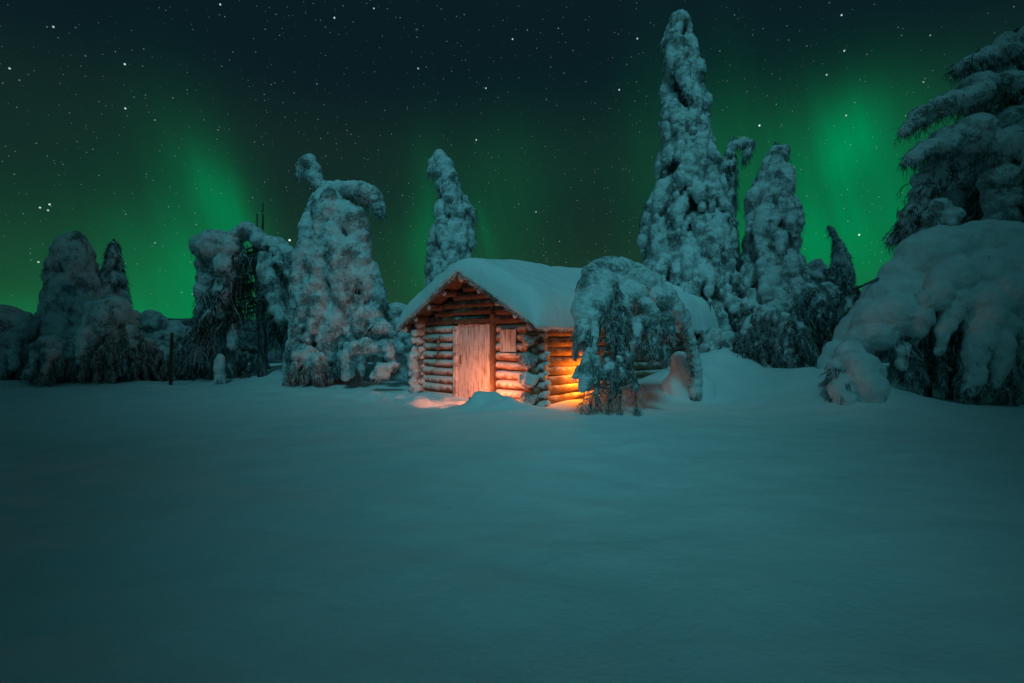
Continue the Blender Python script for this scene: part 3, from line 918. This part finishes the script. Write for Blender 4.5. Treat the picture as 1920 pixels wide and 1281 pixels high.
# ------------------------------------------------------------------ lanterns: the two lit lamps, each with its light inside
def lantern(loc, label, energy, colr, face, span):
    rt = root('lantern', loc, label, 'lantern', None)
    def lathe(name, prof, m, seg=20):
        v, f = [], []
        for r, z in prof:
            for k in range(seg): v.append((math.cos(k / seg * 2 * math.pi) * r, math.sin(k / seg * 2 * math.pi) * r, z))
        for i in range(len(prof) - 1):
            for k in range(seg): f.append((i * seg + k, i * seg + (k + 1) % seg, (i + 1) * seg + (k + 1) % seg, (i + 1) * seg + k))
        return link(name, pymesh(name, v, f), m, rt)
    lathe('base', [(0, 0), (.075, 0), (.08, .01), (.08, .05), (.05, .065), (0, .065)], M['metal'])
    lathe('flame', [(0, .068), (.028, .075), (.036, .11), (.022, .15), (0, .18)], M['flame'])
    lathe('cap', [(.062, .20), (.065, .205), (.04, .235), (.028, .24), (.028, .262), (0, .265)], M['metal'])
    for a in np.arange(4) * math.pi / 2:
        v, f = prisms(np.array([[[math.cos(a) * r_, math.sin(a) * r_, z_] for r_, z_ in ((.075, .05), (.07, .13), (.062, .205))]]), np.full((1, 3), .004), 6)
        link('cage_wire', pymesh('cage_wire', v, f), M['metal'], rt)
    # added tin shield: blocks lantern light on the side away from the wall
    v, f = [], []; n_ = 14
    for i in range(n_ + 1):
        a = face + math.pi + R(span) * (i / n_ - .5)
        for r_ in (.088, .092):
            for z_ in (-.03, .275): v.append((math.cos(a) * r_, math.sin(a) * r_, z_))
    for i in range(n_):
        o = i * 4; f += [(o, o + 4, o + 5, o + 1), (o + 2, o + 3, o + 7, o + 6), (o + 1, o + 5, o + 7, o + 3), (o, o + 2, o + 6, o + 4)]
    f += [(0, 1, 3, 2), (n_ * 4, n_ * 4 + 2, n_ * 4 + 3, n_ * 4 + 1)]
    link('light_shield', pymesh('light_shield', v, f), M['metal'], rt, smooth=False)
    a = np.linspace(0, math.pi, 13)
    v, f = prisms(np.stack([np.cos(a) * .075, 0 * a, .2 + np.sin(a) * .14], 1)[None], np.full((1, 13), .004), 6)
    link('handle', pymesh('handle', v, f), M['metal'], rt)
    l = bpy.data.lights.new('lantern_light', 'POINT'); l.energy = energy; l.color = colr; l.shadow_soft_size = .05
    o = bpy.data.objects.new('lantern_light', l); COL.objects.link(o); o.parent = rt; o.location = (0, 0, .13)
    return rt


q = P(886, 752, 13.4)
lantern((q[0], q[1], float(G(q[0], q[1])) - .07), 'lit tin lantern before the door, mostly hidden by a low heap of snow', 640, (1, .215, .07), math.atan2(-NF[1], -NF[0]) + .46, 232)
q = W3(1.62, .48, .56)
lt = lantern(q, 'lit tin lantern hanging from the eave on a wire, behind the bowed birch', 560, (1, .24, .016),
             math.atan2(-NSD[1] - .45 * SD[1], -NSD[0] - .45 * SD[0]), 215)
v, f = prisms(np.array([[[0, 0, .34], [.01, 0, .8], [0, .01, 1.42]]]), np.full((1, 3), .005), 6)
link('hanging_wire', pymesh('hanging_wire', v, f), M['metal'], lt)

# ------------------------------------------------------------------ trees, from the left edge to the right
def t_spruces():
    spruce('broad round-topped snowy spruce, the leftmost tall tree, rising behind low white bushes', 22,
           [(447, 124, 144), (462, 112, 156), (490, 101, 166), (530, 92, 175), (580, 86, 180), (640, 80, 188), (715, 78, 192)], 11, lobe=1.25, gap=.10, droop=1.1)
    spruce('slim dark pointed spruce standing just right of the round-topped one', 23,
           [(452, 209, 218), (470, 203, 221), (510, 194, 230), (560, 188, 238), (610, 184, 244), (700, 175, 252)], 12, lobe=.8, gap=.22, fz=16, dark=.6)

    def pre_lean(p, Y):      # the bent leader, the arm and the long drapes of the big tree
        p.cpx(Y, [(561, 328, 6), (568, 312, 13), (581, 307, 17), (588, 324, 16), (594, 342, 13), (606, 352, 12), (618, 362, 15)], jit=.12)
        p.cpx(Y, [(626, 352, 14), (644, 353, 15), (664, 354, 17), (684, 360, 18), (700, 372, 17), (710, 388, 13), (715, 404, 7)], jit=.14)
        p.cpx(Y, [(616, 356, 13), (612, 378, 20), (600, 402, 22)], dy=-.2, jit=.12)
        for pts in ([(618, 362, 13), (612, 395, 20), (604, 430, 21), (594, 462, 16), (588, 480, 8)],
                    [(628, 405, 12), (614, 450, 20), (602, 490, 23), (594, 530, 18), (589, 552, 8)],
                    [(622, 430, 14), (634, 472, 25), (640, 515, 24), (646, 558, 17), (650, 586, 7)],
                    [(640, 385, 14), (662, 412, 22), (678, 446, 19), (686, 478, 10)],
                    [(662, 450, 12), (676, 488, 19), (683, 526, 17), (688, 556, 7)],
                    [(684, 480, 11), (697, 516, 17), (708, 548, 15), (721, 578, 7)],
                    [(590, 440, 16), (572, 480, 20), (560, 520, 17), (556, 548, 8)],
                    [(580, 500, 16), (566, 545, 20), (556, 590, 15), (550, 618, 7)],
                    [(670, 558, 7), (673, 590, 17), (676, 614, 15), (681, 634, 6)],
                    [(694, 560, 9), (704, 590, 15), (714, 612, 12), (720, 630, 6)],
                    [(606, 540, 16), (590, 580, 22), (578, 622, 19), (568, 656, 10)],
                    [(640, 575, 13), (628, 612, 22), (618, 652, 20), (604, 694, 13)],
                    [(560, 610, 14), (552, 650, 18), (546, 690, 14)], [(650, 610, 12), (648, 650, 17), (640, 690, 12)]):
            dd = -.9 - .5 * p.r.rand(); p.cpx(Y, pts, dy=dd, jit=.10, step=.45)
            w = [P(c[0], c[1], Y + dd) for c in pts]; p.strands(w[1:], 70, .35, 0, 1, .18, .009, .45, side=2)
        p.strands([P(632, 372, Y), P(660, 368, Y), P(700, 385, Y)], 60, .35, 0, 1, .12, .011, .5)
    spruce('large hunched spruce with a hooked leader and a thick snow arm bending right', 19.5,
           [(352, 610, 628), (364, 600, 630), (382, 586, 640), (401, 576, 658), (420, 568, 672), (457, 560, 684), (495, 556, 700), (532, 554, 708), (570, 548, 716), (607, 542, 722), (645, 540, 705), (712, 536, 660)], 13,
           cx=620, lobe=1.0, gap=.22, droop=1.5, pre=pre_lean, fz=12)
    spruce('lumpy spruce top leaning left, showing behind the cabin roof', 23,
           [(330, 826, 858), (352, 822, 862), (370, 818, 864), (400, 816, 868), (440, 812, 872), (480, 806, 884), (560, 795, 900), (700, 780, 915)], 14, lobe=1.15, gap=.15, droop=1.2,
           pre=lambda p, Y: (p.cpx(Y, [(812, 330, 8), (818, 306, 16), (826, 300, 17), (836, 318, 18), (846, 340, 17), (852, 352, 14)]),
                             p.cpx(Y, [(846, 375, 12), (868, 372, 9), (876, 392, 10), (880, 425, 9), (884, 460, 9)], dy=.3), p.cpx(Y, [(872, 385, 6), (886, 395, 6), (890, 408, 4)])))
    spruce('tallest spruce, a snow-plastered spire standing behind the right end of the cabin', 21.5,
           [(32, 1262, 1290), (45, 1252, 1298), (100, 1245, 1306), (150, 1246, 1318), (180, 1244, 1324), (215, 1240, 1328), (245, 1238, 1336), (270, 1240, 1338), (300, 1230, 1340),
            (340, 1222, 1348), (400, 1210, 1360), (450, 1202, 1370), (500, 1196, 1376), (560, 1190, 1384), (640, 1185, 1395), (700, 1180, 1395)], 15, lobe=1.0, gap=.16, droop=1.25, fz=12)
    spruce('thin ragged spruce with a drooping club-shaped tip, squeezed against the tallest spire', 22.5,
           [(285, 1362, 1374), (310, 1352, 1380), (350, 1342, 1380), (400, 1338, 1378), (460, 1335, 1384), (540, 1330, 1388), (680, 1325, 1392)], 16, lobe=.75, gap=.3, fz=18, dark=.6,
           pre=lambda p, Y: (p.cpx(Y, [(1366, 290, 7), (1374, 272, 8), (1392, 268, 9), (1404, 270, 11), (1402, 286, 9), (1396, 302, 5)]), p.cpx(Y, [(1371, 275, 4), (1372, 258, 3)])))
    spruce('stout snow-clotted spruce with a knobbed tip, between the spire and the green glow', 20.5,
           [(280, 1448, 1466), (300, 1436, 1474), (330, 1424, 1482), (370, 1410, 1490), (410, 1402, 1500), (460, 1396, 1504), (520, 1386, 1506), (580, 1380, 1512), (690, 1375, 1520)], 17, lobe=1.05, gap=.14, fz=12,
           pre=lambda p, Y: (p.cpx(Y, [(1456, 290, 8), (1464, 280, 6), (1474, 282, 11)]), p.cpx(Y, [(1457, 285, 4), (1457, 266, 2.5)])))
    spruce('small crooked spruce tip far behind the shrubs, against the brightest green sky', 28,
           [(446, 1564, 1573), (470, 1562, 1586), (500, 1560, 1596), (560, 1552, 1604), (660, 1540, 1612)], 18, lobe=.7, gap=.15, pre=lambda p, Y: p.cpx(Y, [(1552, 424, 3), (1560, 430, 5), (1566, 445, 6)]))

    def pre_right(p, Y):
        for pts in ([(1900, 150, 30), (1840, 170, 40), (1780, 190, 36), (1730, 215, 28), (1705, 240, 18)],
                    [(1900, 95, 20), (1860, 100, 26), (1825, 110, 20), (1800, 135, 14)],
                    [(1900, 270, 40), (1830, 250, 44), (1770, 275, 38), (1725, 290, 28), (1700, 310, 14)],
                    [(1860, 330, 46), (1870, 400, 40), (1880, 440, 30)],
                    [(1790, 300, 30), (1735, 340, 34), (1715, 380, 26), (1700, 420, 22), (1675, 450, 14)],
                    [(1890, 220, 46), (1900, 300, 50), (1905, 380, 46)],
                    [(1760, 330, 22), (1740, 400, 24), (1720, 440, 20)]):
            p.cpx(Y, [(c[0], c[1], c[2] * .72) for c in pts], dy=-1.4 + .8 * p.r.rand(), jit=.35, flat=.75)
            w = [P(c[0], c[1], Y - 1) for c in pts]
            p.strands(w, 170, .42, 0, 1, .30, .013, .7, side=3, grav=.5, out=(-.2, 0, 0))
    spruce('huge dark spruce with drooping boughs cut off by the right edge of the picture', 17,
           [(60, 1895, 1925), (110, 1850, 1960), (200, 1800, 2010), (300, 1770, 2050), (400, 1750, 2070), (520, 1740, 2090), (700, 1760, 2080)], 19, cx=1915,
           lobe=1.0, gap=.62, fz=26, dark=.8, pre=pre_right, droop=1.1, depth=.8, jag=.3, core=.5, fuzzL=(.08, .28))


t_spruces()


def t_broken():
    """the broken spruce left of the big one: a snow dome on bowed boughs, dark underneath"""
    Y = 20.5; p = Plant(31); b = ground_at(492, Y)
    p.trunk.append(([b - (0, 0, .4), P(492, 640, Y), P(488, 560, Y), P(480, 470, Y), P(478, 440, Y)], [.19, .17, .15, .12, .08]))
    for x, y0, y1 in ((482, 400, 450), (493, 380, 446)):
        pts = [P(x - 2, y1, Y), P(x, (y0 + y1) / 2, Y), P(x, y0, Y)]
        p.trunk.append((pts, [.05, .035, .02])); p.strands(pts, 40, .10, 0, 1, .03, .012, .3, grav=.3)
    p.cpx(Y, [(372, 462, 14), (388, 458, 28), (408, 462, 36), (430, 470, 30), (440, 492, 22)], flat=.85)
    p.cpx(Y, [(440, 442, 16), (468, 436, 17), (490, 450, 18), (515, 464, 20), (540, 480, 21), (556, 496, 18)], flat=.9)
    p.cpx(Y, [(400, 500, 26), (392, 535, 22), (384, 570, 18), (376, 600, 10)], dy=.2)
    p.cpx(Y, [(425, 500, 20), (418, 545, 16), (410, 590, 12)], dy=-.5)
    p.cpx(Y, [(492, 480, 12), (500, 510, 15), (512, 545, 16), (520, 580, 15), (528, 600, 9)], dy=-.8)
    p.cpx(Y, [(436, 610, 6), (436, 630, 12), (437, 645, 10)], dy=-.6)
    p.cpx(Y, [(535, 500, 12), (540, 540, 14), (536, 580, 12)], dy=-.2)
    # dark boughs hanging from the trunk
    for i in range(30):
        z0 = 455 + 140 * p.r.rand(); sd = -1 if p.r.rand() < .62 else 1
        L_ = (60 + 60 * p.r.rand()) if sd < 0 else (30 + 35 * p.r.rand())
        dyy = (p.r.rand() - .5) * 2.4
        pts = [P(486, z0, Y), P(486 + sd * L_ * .5, z0 + 4 + 20 * p.r.rand(), Y + dyy * .6), P(486 + sd * L_, z0 + 45 + 55 * p.r.rand(), Y + dyy)]
        p.trunk.append((pts, [.045, .03, .012]))
        p.strands(pts, 46, .62, .1, 1, .14, .015, .80, side=3)
        if p.r.rand() < .45:
            r_ = 5 + 5 * p.r.rand()
            p.chain([pts[1] + (0, 0, .08), pts[2] + (0, 0, .06)], [r_ / F * Y, r_ * .6 / F * Y], flat=.8)
    # drooping curtain at the lower left
    for i in range(10):
        x = 345 + 110 * p.r.rand(); y0 = 560 + 60 * p.r.rand()
        pts = [P(x + 25, y0 - 30, Y), P(x + 8, y0, Y - .3), P(x - 6, 660, Y - .5 * p.r.rand())]
        p.strands(pts, 60, .55, 0, 1, .22, .012, .45, side=3)
    p.fuzz(14, (.06, .25), .010, .5)
    p.finish('spruce_tree', b, 'broken spruce with a bare trunk, a round snow dome and two dead spikes on top', 'tree', voxel=.055)


t_broken()


def t_birch_cabin():
    """birch bowed over the side of the cabin roof"""
    p = Plant(41); b = np.array(P(1300, 712, 14.2)); b[2] = float(G(b[0], b[1]))
    arc = [b - (0, 0, .3), P(1302, 660, 14.2), P(1284, 605, 14.0), P(1250, 565, 13.8), P(1205, 530, 13.5), P(1160, 518, 13.2), P(1125, 540, 12.8), P(1108, 580, 12.5), P(1100, 640, 12.1)]
    p.trunk.append((arc, [.09, .085, .08, .07, .065, .055, .045, .03, .015]))
    S_ = lambda *pts, **k: p.chain([P(q[0], q[1], q[3]) for q in pts], [q[2] / F * q[3] for q in pts], **k)
    # snow hood, left shoulder, right arm reaching down to the bank
    S_((1108, 522, 24, 12.9), (1124, 508, 25, 13.0), (1146, 504, 26, 13.1), (1176, 514, 27, 13.3), (1205, 526, 27, 13.4), (1230, 545, 25, 13.6), (1256, 568, 22, 13.7), (1276, 595, 18, 13.8), jit=.12, step=.45)
    S_((1276, 595, 18, 13.9), (1292, 628, 12, 14.0), (1301, 662, 10, 14.1), (1305, 702, 11, 14.2), (1304, 742, 14, 14.2), jit=.12)
    S_((1102, 545, 24, 12.7), (1098, 575, 22, 12.5), (1094, 605, 16, 12.3), (1092, 635, 9, 12.2))
    S_((1130, 530, 28, 12.8), (1128, 562, 22, 12.5), (1118, 592, 14, 12.3))
    S_((1160, 530, 24, 13.0), (1150, 560, 13, 12.7), (1146, 590, 8, 12.4))
    S_((1166, 548, 15, 12.6), (1170, 575, 14, 12.4), (1176, 600, 8, 12.3))
    S_((1186, 545, 18, 12.8), (1202, 562, 22, 12.6), (1215, 588, 22, 12.5), (1212, 615, 14, 12.4))
    S_((1232, 562, 20, 13.2), (1246, 592, 20, 13.1), (1252, 618, 13, 13.0))
    S_((1198, 600, 12, 12.3), (1194, 628, 13, 12.2), (1186, 652, 8, 12.2))
    S_((1224, 612, 12, 12.6), (1228, 640, 9, 12.5), (1226, 660, 5, 12.5))
    # lower bundles nearer the ground
    S_((1106, 655, 9, 11.8), (1103, 680, 15, 11.6), (1100, 704, 15, 11.5), (1092, 726, 8, 11.4))
    S_((1112, 595, 11, 12.2), (1117, 628, 8, 12.0), (1110, 655, 8, 11.8))
    for st in ([(1118, 590, 12.3), (1110, 640, 11.8), (1104, 700, 11.5), (1088, 776, 11.3)], [(1134, 590, 12.3), (1138, 650, 11.8), (1134, 710, 11.5), (1116, 782, 11.3)],
               [(1146, 600, 12.2), (1158, 650, 11.8), (1164, 712, 11.5), (1164, 784, 11.3)], [(1150, 610, 12.2), (1148, 670, 11.7), (1146, 730, 11.4), (1138, 786, 11.3)],
               [(1168, 612, 12.2), (1182, 660, 11.8), (1190, 715, 11.5), (1195, 780, 11.3)], [(1126, 600, 12.3), (1122, 660, 11.7), (1118, 720, 11.5), (1102, 782, 11.3)]):
        w = [P(*q) for q in st]
        p.trunk.append((w, [.022, .017, .012, .005]))
        p.strands(w[1:], 95, .24, 0, 1, .07, .0062, .45, side=2, grav=.55)
        p.laden(w[1:3], 5, .24, .016, .09)
        for _k in range(3):
            t = p.r.rand() * .8; a = w[1] + (w[2] - w[1]) * t
            p.chain([a + (p.r.randn() * .03, -.03, .06), a + (p.r.randn() * .05, -.05, -.10)], [.045 + .03 * p.r.rand(), .03], jit=.3)
    S_((1084, 690, 6, 11.6), (1079, 706, 6, 11.5))
    S_((1080, 655, 5, 12.6), (1078, 664, 6, 12.6), (1079, 672, 4, 12.6))
    # boughs and their hanging twigs
    for pts, n, L, dk, nl in (
            ([(1150, 520, 12.7), (1165, 565, 12.4), (1172, 610, 12.2)], 110, .34, .3, 30), ([(1180, 530, 12.8), (1205, 590, 12.5), (1225, 620, 12.4)], 130, .30, .35, 24),
            ([(1210, 550, 13.1), (1235, 600, 12.9), (1258, 628, 12.8)], 130, .30, .3, 22), ([(1120, 540, 12.5), (1108, 600, 12.3), (1098, 640, 12.1)], 160, .30, .25, 14),
            ([(1140, 560, 12.4), (1148, 610, 12.1), (1158, 645, 11.8)], 120, .30, .45, 16), 
            ([(1190, 630, 12.3), (1215, 645, 12.2), (1240, 650, 12.2)], 110, .30, .2, 30), ([(1088, 600, 12.3), (1086, 650, 12.1)], 70, .25, .15, 6)):
        w = [P(*q) for q in pts]
        p.trunk.append((w, [.022, .016, .010][:len(w)] if len(w) == 3 else [.016, .010]))
        p.strands(w, n, L, .05, 1, .14, .0078, dk, side=3, grav=.5)
        p.laden(w, int(nl * 1.7), L * .9, .0145, .13)
    p.strands([P(1280, 615, 13.8), P(1290, 655, 13.9), P(1297, 705, 14.0)], 700, .12, 0, 1, .06, .008, .3, side=0, grav=.4)
    p.fuzz(14, (.03, .10), .006, .25)
    p.finish('birch_tree', b, 'bowed birch hooded in snow, its twigs hanging in front of the cabin side wall', 'tree', voxel=.021, disp=((.28, 2, .08), (.06, 2, .03)))


t_birch_cabin()


def t_birch_right():
    """big snow-buried birches bent to the ground at the right"""
    p = Plant(43); b = np.array(P(1800, 770, 13.6)); b[2] = float(G(b[0], b[1]))
    S_ = lambda *pts, **k: p.chain([P(q[0], q[1], q[3]) for q in pts], [q[2] / F * q[3] for q in pts], **k)
    S_((1545, 705, 16, 14.4), (1575, 665, 28, 14.3), (1616, 615, 38, 14.2), (1658, 568, 44, 14.0), (1700, 522, 48, 13.9), (1742, 484, 50, 13.8), (1790, 462, 52, 13.8), (1850, 456, 50, 13.8), (1900, 462, 52, 13.8), (1960, 480, 54, 13.8), (2020, 520, 50, 13.8), flat=.9, jit=.08, step=.4)
    S_((1590, 665, 26, 13.8), (1632, 628, 36, 13.6), (1680, 585, 38, 13.4), (1715, 588, 32, 13.2), (1722, 612, 20, 13.1))
    S_((1790, 510, 40, 13.2), (1765, 550, 26, 13.0), (1740, 560, 20, 13.0))
    S_((1850, 500, 40, 13.2), (1880, 540, 40, 13.0), (1850, 590, 34, 12.8), (1832, 640, 25, 12.7), (1824, 695, 18, 12.6), (1818, 735, 10, 12.5))
    S_((1880, 600, 26, 12.8), (1876, 660, 20, 12.6), (1868, 720, 11, 12.5))
    S_((1920, 500, 46, 13.2), (1930, 560, 40, 12.9), (1925, 630, 34, 12.8), (1928, 700, 24, 12.7), (1926, 745, 12, 12.6))
    S_((1590, 655, 24, 13.2), (1610, 690, 32, 12.7), (1625, 725, 28, 12.5), (1640, 752, 14, 12.5))
    S_((1572, 690, 18, 12.9), (1578, 728, 22, 12.4), (1592, 758, 14, 12.2))
    S_((1612, 690, 28, 12.5), (1626, 730, 28, 12.2), (1646, 766, 14, 12.1))
    S_((1800, 560, 22, 13.0), (1775, 610, 16, 12.9), (1760, 660, 9, 12.9))
    S_((1695, 650, 12, 13.2), (1690, 690, 9, 13.1))
    for pts, n, L, dk, nl in (
            ([(1590, 670, 12.8), (1610, 710, 12.5), (1640, 745, 12.4)], 420, .26, .30, 60), ([(1565, 690, 12.7), (1578, 740, 12.4)], 220, .24, .30, 30),
            ([(1680, 610, 13.4), (1690, 650, 13.3), (1700, 690, 13.3)], 200, .45, .6, 20), ([(1740, 560, 13.5), (1745, 630, 13.4), (1750, 700, 13.3)], 240, .5, .75, 12),
            ([(1790, 560, 13.5), (1790, 640, 13.3), (1790, 710, 13.3)], 240, .5, .75, 14), ([(1840, 590, 12.9), (1830, 650, 12.7), (1825, 725, 12.5)], 480, .34, .25, 70),
            ([(1890, 590, 12.9), (1895, 660, 12.7), (1885, 735, 12.5)], 480, .36, .3, 70), ([(1650, 600, 13.7), (1660, 650, 13.5)], 150, .4, .6, 10),
            ([(1930, 600, 12.9), (1950, 710, 12.7)], 240, .4, .45, 30), ([(1720, 530, 13.9), (1800, 540, 13.9), (1880, 560, 13.9)], 420, .8, .85, 10)):
        w = [P(*q) for q in pts]
        p.trunk.append((w, list(np.linspace(.035, .012, len(w)))))
        p.strands(w, n, L, 0, 1, .20, .0095, dk, side=3, grav=.6)
        p.laden(w, nl, L * .9, .028, .20)
    for x0, xs, xe, Y0 in ((1740, 1700, 1560, 14.6), (1800, 1840, 1960, 14.4), (1780, 1800, 1720, 14.2)):
        p.trunk.append(([P(x0, 780, Y0), P(x0, 640, Y0), P((x0 + xs) / 2, 540, Y0 - .2), P(xs, 500, Y0 - .5), P(xe, 560, Y0 - 1)], [.10, .085, .07, .05, .02]))
    p.fuzz(12, (.05, .16), .0075, .35, sel=.8)
    p.finish('birch_tree', b, 'wide mound of birches bent to the ground under heavy snow, dark hollow beneath', 'tree', voxel=.038, disp=((.6, 2, .14), (.14, 2, .035)), smooth=8, snow='birch_snow')


t_birch_right()


def t_shrubs():
    shrub('low rounded white bush at the left edge, snow knobs on top', 20, 722, 110, 140, 20.5, 51, arcs=16, nst=14, snow=1.5)
    shrub('white snow-capped bush in front of the round-topped spruce, patchy dark below', 118, 722, 140, 95, 19.5, 52, arcs=18, nst=12, snow=1.5, dark=.3)
    shrub('tall weeping bush of frosted twigs in front of the slim spruce', 212, 720, 120, 165, 19.8, 53, arcs=18, nst=30, snow=.9, dark=.4, L=.6)
    shrub('hooked snowy sapling behind the bush at the left edge', 30, 700, 55, 118, 24, 57, arcs=6, nst=20, snow=1.2)
    shrub('loose twiggy bush between the weeping bush and the brown post', 285, 716, 100, 105, 21, 54, arcs=14, nst=46, snow=.5, dark=.45)
    shrub('low snow-dusted bush in the gap behind the brown post, under the far dark ridge', 300, 712, 150, 122, 24, 67, arcs=18, nst=30, snow=.9, dark=.4)
    shrub('twiggy bush just right of the brown post, under the broken spruce', 352, 716, 90, 110, 21.5, 55, arcs=14, nst=50, snow=.4, dark=.5)
    shrub('frosted low thicket behind the narrow snow-capped stump', 415, 714, 120, 95, 22.5, 68, arcs=16, nst=34, snow=.8, dark=.4)
    shrub('small frosted bush in front of the bare trunk of the broken spruce', 455, 712, 110, 75, 21.5, 56, arcs=12, nst=36, snow=.3, dark=.5)
    shrub('snow-padded bush at the left foot of the large hunched spruce', 585, 722, 105, 75, 18.2, 58, arcs=11, nst=22, snow=1.3, dark=.3)
    shrub('snowy bush at the right foot of the large hunched spruce', 655, 705, 80, 90, 18.6, 59, arcs=11, nst=24, snow=1.1, dark=.3)
    shrub('white bush half hidden behind the left roof edge of the cabin', 750, 690, 70, 120, 21, 60, arcs=10, nst=24, snow=1.1, dark=.3)
    shrub('domed weeping bush below the stout spruce, to the right of the cabin', 1450, 685, 135, 130, 17.5, 61, arcs=18, nst=52, snow=.7, dark=.45, L=.6)
    shrub('wide thicket of frosted twigs between the stout spruce and the bent birches', 1545, 660, 170, 150, 19, 62, arcs=22, nst=60, snow=.35, dark=.5, L=.5)
    shrub('grey twiggy thicket below the small crooked spruce tip', 1550, 600, 130, 125, 23, 63, arcs=18, nst=60, snow=.35, dark=.5, L=.5)
    shrub('small drooping bush at the far right corner of the cabin', 1340, 690, 90, 80, 18.6, 64, arcs=10, nst=26, snow=1.0, dark=.3)
    shrub('knob of snow poking up behind the bent birches, below the huge dark spruce', 1765, 470, 60, 100, 15.6, 65, arcs=7, nst=14, snow=1.4, dark=.3)
    shrub('low dark shrub under the tallest spire, seen over the cabin roof end', 1400, 660, 100, 120, 20, 66, arcs=14, nst=40, snow=.7, dark=.6)


t_shrubs()


def t_brush():
    """snow-rolled fallen boughs lit pink beside the cabin"""
    Y = 17.6; p = Plant(71); b = ground_at(700, Y)
    S_ = lambda *pts, **k: p.cpx(Y, pts, **k)
    S_((668, 655, 15), (690, 648, 16), (712, 652, 15), (735, 648, 14), (752, 655, 12))
    S_((672, 660, 13), (676, 685, 8), (680, 700, 5)); S_((700, 622, 14), (720, 614, 15), (735, 622, 12), (742, 640, 8), dy=.5)
    S_((728, 650, 10), (732, 668, 10), (735, 680, 6), dy=-.4); S_((650, 665, 12), (655, 690, 13), (648, 708, 9))
    S_((752, 668, 16), (765, 690, 18), (775, 705, 16), dy=.6)
    for pts in ([(640, 700), (680, 655), (720, 645)], [(720, 700), (735, 650), (760, 645)], [(660, 690), (665, 650), (700, 610)]):
        w = [P(q[0], q[1], Y + .1) for q in pts]; p.trunk.append((w, [.05, .04, .02])); p.strands(w, 60, .3, .1, 1, .12, .008, .5)
    p.fuzz(10, (.04, .14), .007, .35)
    p.finish('fallen_branches', b, 'tangle of fallen boughs rolled in snow beside the left cabin corner, tinted pink', 'branches', voxel=.04, disp=((.2, 2, .08), (.07, 2, .03)))
    Y = 16.6; p = Plant(72); b = ground_at(722, Y)
    p.cpx(Y, [(705, 700, 9), (715, 690, 12), (730, 686, 12), (742, 684, 8)], flat=.8); p.cpx(Y, [(700, 706, 7), (712, 704, 9), (726, 702, 8)])
    w = [P(q[0], q[1], Y) for q in ((700, 716), (720, 700), (745, 680))]; p.trunk.append((w, [.06, .05, .03])); p.strands(w, 50, .2, .1, 1, .10, .007, .5)
    p.fuzz(8, (.04, .12), .006, .4)
    p.finish('fallen_branches', b, 'short snow-topped broken bough lying just left of the cabin corner logs', 'branches', voxel=.035, disp=((.2, 2, .06), (.07, 2, .025)))
    # round snow-capped stump under the broken spruce
    Y = 19.6; p = Plant(73); b = ground_at(412, Y)
    p.cpx(Y, [(412, 716, 11), (412, 690, 11), (413, 672, 10)], jit=.08)
    p.trunk.append(([b - (0, 0, .2), P(412, 690, Y)], [.16, .13])); p.fuzz(8, (.03, .08), .006, .3)
    p.finish('stump', b, 'narrow stump capped with snow standing under the broken spruce', 'stump', voxel=.04, disp=((.2, 2, .05),))
    # heap of snow leaning on the side wall inside the birch arch
    Y = 14.9; p = Plant(74); b = ground_at(1275, Y)
    p.cpx(Y, [(1292, 748, 58), (1288, 722, 42), (1280, 698, 29), (1275, 680, 21)], jit=.03)
    p.finish('snow_heap', b, 'smooth upright lump of snow inside the arch of the bowed birch', 'snow heap', voxel=.045, disp=((.5, 1, .08),), smooth=6, snow='roof_snow')


t_brush()


def t_post():
    rnd = np.random.RandomState(4); b = ground_at(320, 18.6)
    rt = root('wooden_post', b, 'thin dark brown post standing alone in the snow at the left', 'post')
    m_ = MB(); top = P(322, 622, 18.6); m_.log(b - (0, 0, .4), top, .058, rnd, n=10, taper=.2); m_.build('post', M['post'], rt)
    v = ICO_V * np.array((.075, .075, .045)) + top + np.array((0, 0, .01)); m_ = MB(); m_.add(v, ICO_F); m_.build('snow_cap', M['tree_snow'], rt)


t_post()
